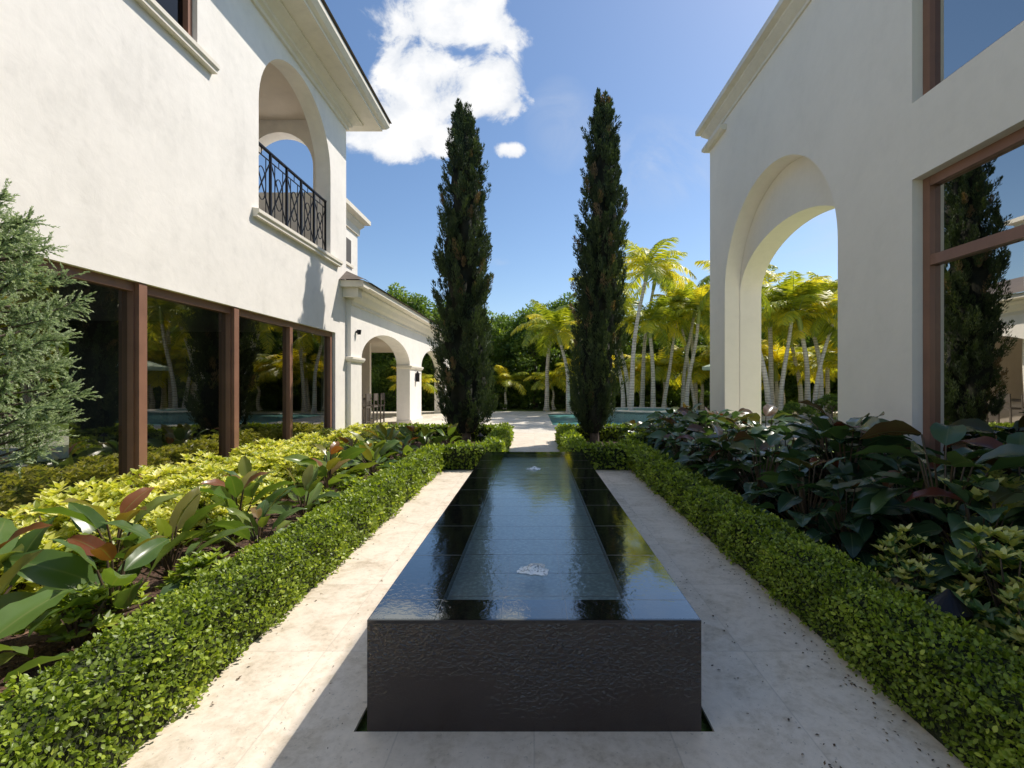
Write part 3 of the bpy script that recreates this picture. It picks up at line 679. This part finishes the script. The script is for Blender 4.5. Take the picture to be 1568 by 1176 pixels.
# ------------------------------------------------------------------ juniper at left
def juniper():
    g=np.random.default_rng(4); b=MB()
    b.tube([(0,0,0),(.03,.02,1),(-.02,0,2),(0,0,2.7)],[.06,.05,.03,.01],M_bark)
    nb=105
    for i in range(nb):
        f=i/nb; z=1.0+f*1.65; az=i*2.39996; ln=np.interp(f,[0,.25,.5,.8,1],[.34,.50,.45,.36,.22])*g.uniform(.6,1.15)
        base=np.array([0,0,z]); dr=np.array([math.cos(az),math.sin(az),.15])
        ts=np.linspace(0,1,6); up=g.uniform(-.1,.4)
        pts=base+dr*ln*ts[:,None]+np.array([0,0,1])*(ts**2*up*ln)[:,None]
        b.tube(pts,np.linspace(.012,.003,6),M_bark,4,cap=False)
        m=34; tt=g.uniform(.3,1,m)**.7; bp=base+dr*ln*tt[:,None]+np.array([0,0,1])*(tt**2*up*ln)[:,None]
        bd=dr*.8+g.normal(0,.7,(m,3))+[0,0,.1]; bd/=np.linalg.norm(bd,axis=1)[:,None]; bl=g.uniform(.05,.15,m)
        q=28; s=np.tile(np.linspace(0,1,q),m)
        P0=np.repeat(bp,q,0)+np.repeat(bd,q,0)*(np.repeat(bl,q)*s)[:,None]
        ju=g.normal(size=(m*q,3)); ju/=np.linalg.norm(ju,axis=1)[:,None]
        b.leaves(P0,np.repeat(bd,q,0)*1.2+ju*.7,g.normal(size=(m*q,3)),.020,.008,M_jun,np.clip(.2+.65*s+g.normal(0,.15,m*q),0,1))
    return b.obj('juniper_tree',loc=(-3.55,3.0,0.02))
juniper()

# ------------------------------------------------------------------ palms
def palm_mesh(seed,h,lx,ly,nf=15,fl=2.4):
    g=np.random.default_rng(seed); b=MB()
    t=np.linspace(0,1,14); tr=np.stack([lx*t**1.5+.06*np.sin(t*6+seed),ly*t**1.5,h*t],-1)
    b.tube(tr,np.interp(t,[0,.08,.5,1],[.17,.115,.085,.07]),M_palmb,10)
    top=tr[-1]; d=tr[-1]-tr[-2]; d/=np.linalg.norm(d)
    b.tube([top,top+d*.3,top+d*.7],[.085,.10,.045],M_crownshaft,8)
    c=top+d*.6
    for i in range(nf):
        az=i*2.4+g.normal()*.3; f=i/(nf-1); el=R(5+75*f+g.normal()*10); L=fl*g.uniform(.8,1.1)*(1-.2*f)
        n=26; ts=np.linspace(0,1,n); ang=el-ts**1.2*R(85-15*f)
        rx=np.concatenate([[0],np.cumsum(np.cos(ang[:-1]))])*L/n; rz=np.concatenate([[0],np.cumsum(np.sin(ang[:-1]))])*L/n
        hd=np.array([math.cos(az),math.sin(az),0]); pts=c+rx[:,None]*hd+rz[:,None]*np.array([0,0,1])
        b.tube(pts[::3],np.linspace(.022,.006,len(pts[::3])),M_crownshaft,4,cap=False)
        fw=np.cos(ang)[:,None]*hd+np.sin(ang)[:,None]*np.array([0,0,1]); sd=np.cross(hd,[0,0,1.])
        fr=g.random()*.6+.1*f
        for sg in (-1,1):
            for rep in (0,1):
                m=ts>.12; pp=pts[m]+fw[m]*(rep*.5*L/n); k2=m.sum()
                ll=.62*np.sin(math.pi*np.clip(ts[m]*.85+.1,0,1))**.6*g.uniform(.8,1.1,k2)
                dd=sd*sg*1.0+fw[m]*.6+np.array([0,0,-.3])+g.normal(0,.13,(k2,3))
                b.leaves(pp,dd,np.cross(dd,fw[m])*sg+g.normal(0,.15,(k2,3)),ll,.055,M_palm,np.clip(fr+.35*g.random(k2),0,1),[(0,-.2,0),(.4,-.5,.02),(1,0,-.2),(.4,.5,.02),(0,.2,0)])
    return b.mesh('palm_tree')
pm=[palm_mesh(1,6.0,.7,.2),palm_mesh(2,5.2,-.8,.1),palm_mesh(3,4.4,.45,-.2,14,2.2),palm_mesh(4,3.3,-.4,0,13,2.1),palm_mesh(5,4.9,-1.1,.3,13,2.3),palm_mesh(6,1.3,.1,0,15,2.2)]
for (x,y,m,s,rz) in [(1.9,25,3,1.1,0),(.7,27.6,3,1.25,2),(3.1,26.5,2,1.05,1),(4.1,20.3,0,1.0,0),(4.3,22.8,2,.95,3.0),(4.9,23.8,4,1.1,.3),(5.9,23.2,3,1.15,1),(5.5,24.3,0,1.08,.2),(6.5,23.6,1,.92,3.3),(7.3,22.5,2,1.0,0),(7.8,24.8,4,1.0,2),(8.4,24.6,1,.85,0),(3.6,27.9,1,1.2,4),(8.9,26,2,1.15,2),
    (9.95,19.8,4,1.08,0.2),(10.9,20.8,2,1.02,.5),(12.1,20.4,4,.90,3.6),(12.4,21.2,3,1.2,.4),(11.6,23,3,1.3,1),(13.6,24,2,1.1,3),(13.2,21.5,3,1.2,5),(15,24,1,1,1),(10.2,26,2,1.2,1),(12.4,27,1,1.15,4),(16.5,22,2,1.2,2),(18,20,1,1.1,4),(19.5,24,0,1,1),(21,19,2,1.3,3)]:
    put(pm[m],'palm_tree',loc=(x,y,0),rz=rz,sc=s)
for (x,y,s) in [(2.6,28,1.1),(4.4,27.2,1.2),(6.2,27.5,1.1),(7.6,27.3,1.3),(9.6,26.8,1.2),(11.2,25.8,1.2),(13,25.2,1.3),(15,22.5,1.3),(1.2,28.8,.9),(17,24,1.3),(11.8,27.5,1.5),(14.2,27,1.4),(16.5,19,1.2),(-1.8,29,.9),(-6.2,23,.8)]:
    put(pm[5],'areca_palm',loc=(x,y,0),rz=x*3,sc=s)

# ------------------------------------------------------------------ background trees
def tree_mesh(seed,h=7,r=2.6,nc=180,nl=110,ls=.23,name='broadleaf_tree'):
    g=np.random.default_rng(seed); b=MB()
    b.tube([(0,0,0),(.1,0,h*.35),(.05,.1,h*.7)],[.22*h/7,.16*h/7,.06*h/7],M_bark)
    for i in range(7):
        a=i*2.4; b.tube([(.08,0,h*(.2+.06*i)),(r*.3*math.cos(a),r*.3*math.sin(a),h*(.36+.06*i)),(r*.7*math.cos(a),r*.7*math.sin(a),h*(.45+.06*i))],[.09*h/7,.06*h/7,.02*h/7],M_bark,6)
    ph=g.random(nc)*2*math.pi; zz=g.random(nc); prof=np.interp(zz,[0,.15,.45,.75,1],[.75,.95,1,.8,.25])
    q=.55+.5*g.random(nc)**.6; lob=1+.18*np.sin(3*ph+seed)+.1*np.sin(5*ph+zz*9)
    c=np.stack([r*prof*q*lob*np.cos(ph),r*prof*q*lob*np.sin(ph),.35*h/7+zz*(h*.93)+g.normal(0,.035*h,nc)],-1)
    cs=g.uniform(.05,.1,nc)*h; cr=g.random(nc)
    off=g.normal(size=(nc,nl,3)); off/=np.linalg.norm(off,axis=2)[...,None]
    rad=g.random((nc,nl,1))**.4
    p=c[:,None]+off*rad*cs[:,None,None]*[1,1,.75]
    d=off+g.normal(0,.6,off.shape)+[0,0,-.3]; n=off+g.normal(0,.5,off.shape)+[0,0,.5]
    rr=np.clip(cr[:,None]*.4+.2*g.random((nc,nl))+.3*(off[...,2]*.5+.5),0,1)
    L=ls*(.6+.7*g.random(nc*nl)); b.leaves(p.reshape(-1,3),d.reshape(-1,3),n.reshape(-1,3),L,L*.5,M_tree,rr.ravel())
    return b.mesh(name)
tm=[tree_mesh(1),tree_mesh(2,6.6,2.8),tree_mesh(3,7.4,2.5)]
i=0
for x in np.arange(-15,36,3.1):
    put(tm[i%3],'broadleaf_tree',loc=(x+rng.normal()*.4,31.8+rng.normal()*.8,0),rz=rng.random()*6,sc=rng.uniform(.82,1.02)); i+=1
for x in np.arange(-22,46,4):
    put(tm[i%3],'broadleaf_tree',loc=(x+rng.normal()*.5,37+rng.normal(),0),rz=rng.random()*6,sc=rng.uniform(.95,1.2)); i+=1
for y in np.arange(0,36,4.5):
    put(tm[i%3],'broadleaf_tree',loc=(-21+rng.normal()*.5,y,0),rz=rng.random()*6,sc=rng.uniform(.9,1.1)); i+=1
for y in np.arange(6,32,3.4):
    put(tm[i%3],'broadleaf_tree',loc=(25+rng.normal()*.5,y,0),rz=rng.random()*6,sc=rng.uniform(.9,1.1)); i+=1
sm_=tree_mesh(9,1.5,1.2,60,80,.13,'garden_shrub')
for x in np.arange(-4,19,2.0):
    put(sm_,'garden_shrub',loc=(x+rng.normal()*.3,29.6+rng.normal()*.3,0),rz=rng.random()*6,sc=rng.uniform(.7,1.0))
for x in np.arange(8.9,16,1.6): put(sm_,'garden_shrub',loc=(x,19.0+rng.normal()*.4,0),rz=rng.random()*6,sc=rng.uniform(.5,.75))

# parasol on the pool deck
b=MB(); n=8; c=(9.6,23.1); rd=1.35
v=[(c[0],c[1],2.85)]+[(c[0]+rd*math.cos(t),c[1]+rd*math.sin(t),2.4) for t in np.arange(n)/n*6.2832]+[(c[0]+rd*math.cos(t),c[1]+rd*math.sin(t),2.25) for t in np.arange(n)/n*6.2832]
b.add(v,[(0,1+j,1+(j+1)%n) for j in range(n)],M_canvas); b.add(v,[(1+j,1+n+j,1+n+(j+1)%n,1+(j+1)%n) for j in range(n)],M_canvas)
b.tube([(*c,0),(*c,2.9)],.03,M_frame,8)
for t in np.arange(n)/n*6.2832: b.tube([(*c,2.55),(c[0]+(rd-.05)*math.cos(t),c[1]+(rd-.05)*math.sin(t),2.39)],.012,M_frame,4)
b.tube([(*c,0),(*c,.08)],.3,M_iron,16); b.obj('patio_umbrella')

# path lights
b=MB(); x,y=2.22,2.52
b.tube([(x,y,0),(x,y,.36)],.012,M_iron,8); b.tube([(x,y,.34),(x,y,.36),(x,y,.43),(x,y,.46)],[.10,.10,.03,.008],M_iron,20,False); b.obj('path_light')
b=MB(); x,y=-1.1,9.6
b.tube([(x,y,0),(x,y,.5)],.01,M_iron,6); b.tube([(x,y,.5),(x,y,.56)],[.07,.01],M_iron,12)
b.obj('path_light')

# ------------------------------------------------------------------ sun, sky
sd=Vector((.824*math.cos(R(51.8)),.567*math.cos(R(51.8)),math.sin(R(51.8)))).normalized()
L=bpy.data.lights.new('sun','SUN'); L.energy=5.0; L.angle=R(.5); L.color=(1,.93,.83)
lo=bpy.data.objects.new('sun',L); COL.objects.link(lo); lo.rotation_euler=(-sd).to_track_quat('-Z','Y').to_euler(); lo.location=(20,15,25)
W=bpy.data.worlds.new('World'); S.world=W; W.use_nodes=True; nt=W.node_tree; nt.nodes.clear()
out=nt.nodes.new('ShaderNodeOutputWorld')
sky=N(nt,'ShaderNodeTexSky',sky_type='NISHITA'); sky.sun_disc=False; sky.sun_elevation=R(51.8); sky.sun_rotation=math.atan2(.824,.567)
sky.air_density=1.0; sky.dust_density=.7; sky.ozone_density=2.6
hs=N(nt,'ShaderNodeHueSaturation'); hs.inputs['Saturation'].default_value=1.08; hs.inputs['Value'].default_value=1.08; nt.links.new(sky.outputs[0],hs.inputs['Color'])
bg1=N(nt,'ShaderNodeBackground'); bg1.inputs[1].default_value=.14; nt.links.new(hs.outputs[0],bg1.inputs[0])
tc=nt.nodes.new('ShaderNodeTexCoord'); V=tc.outputs['Generated']
sx=N(nt,'ShaderNodeSeparateXYZ'); nt.links.new(V,sx.inputs[0])
yy=math_(nt,'MAXIMUM',sx.outputs[1],.05); u=math_(nt,'DIVIDE',sx.outputs[0],yy); v=math_(nt,'DIVIDE',sx.outputs[2],yy)
cv=N(nt,'ShaderNodeCombineXYZ'); nt.links.new(u,cv.inputs[0]); nt.links.new(v,cv.inputs[1])
n1=noise(nt,cv.outputs[0],6.5,9,.62,.3); n2=noise(nt,cv.outputs[0],3.5,7,.65,.8); n3=noise(nt,cv.outputs[0],13,6,.6)
def ell(px,py,a,bb):
    u0=(px-818)/720; v0=(587-py)/720
    du=math_(nt,'DIVIDE',math_(nt,'SUBTRACT',u,u0),a/720); dv=math_(nt,'DIVIDE',math_(nt,'SUBTRACT',v,v0),bb/720)
    return math_(nt,'SUBTRACT',1.0,math_(nt,'ADD',math_(nt,'MULTIPLY',du,du),math_(nt,'MULTIPLY',dv,dv)))
m=None
for e in [(670,20,110,90),(745,30,65,75),(650,120,90,85),(740,125,75,65),(595,200,95,50),(680,215,50,30),(690,-60,120,60),(780,228,24,15),(660,-250,260,110)]:
    q=ell(*e); m=q if m is None else math_(nt,'MAXIMUM',m,q)
m=math_(nt,'MAXIMUM',m,-1.0)
den=math_(nt,'ADD',math_(nt,'MULTIPLY',m,.62),math_(nt,'MULTIPLY',math_(nt,'SUBTRACT',n1,.485),2.8))
mask=N(nt,'ShaderNodeMapRange'); mask.interpolation_type='SMOOTHSTEP'; nt.links.new(den,mask.inputs[0]); mask.inputs[1].default_value=.0; mask.inputs[2].default_value=.40
m2=None
for e in [(1010,250,130,80),(860,190,60,80),(760,400,24,7),(1240,330,120,90)]:
    q=ell(*e); m2=q if m2 is None else math_(nt,'MAXIMUM',m2,q)
wv=math_(nt,'MULTIPLY',math_(nt,'MULTIPLY',math_(nt,'MAXIMUM',m2,0.0),math_(nt,'MULTIPLY',math_(nt,'SUBTRACT',n2,.40),3.2,clamp=True)),.6,clamp=True)
tot=math_(nt,'MAXIMUM',mask.outputs[0],wv)
cc=ramp(nt,math_(nt,'ADD',math_(nt,'MULTIPLY',n3,.55),math_(nt,'MULTIPLY',den,.28)),[(.2,(.66,.72,.82)),(.5,(1.05,1.05,1.05))])
bg2=N(nt,'ShaderNodeBackground'); bg2.inputs[1].default_value=1.0; nt.links.new(cc,bg2.inputs[0])
mx=N(nt,'ShaderNodeMixShader'); nt.links.new(tot,mx.inputs[0]); nt.links.new(bg1.outputs[0],mx.inputs[1]); nt.links.new(bg2.outputs[0],mx.inputs[2]); nt.links.new(mx.outputs[0],out.inputs[0])

# ------------------------------------------------------------------ camera
cam=bpy.data.cameras.new('camera'); co=bpy.data.objects.new('camera',cam); COL.objects.link(co)
co.location=(0,0,1.56); co.rotation_euler=(R(90),0,0); cam.sensor_width=36; cam.lens=16.53; cam.shift_x=-.0217; cam.clip_end=2000; cam.clip_start=.05
S.camera=co
S.view_settings.view_transform='Standard'; S.view_settings.look='None'; S.view_settings.exposure=0
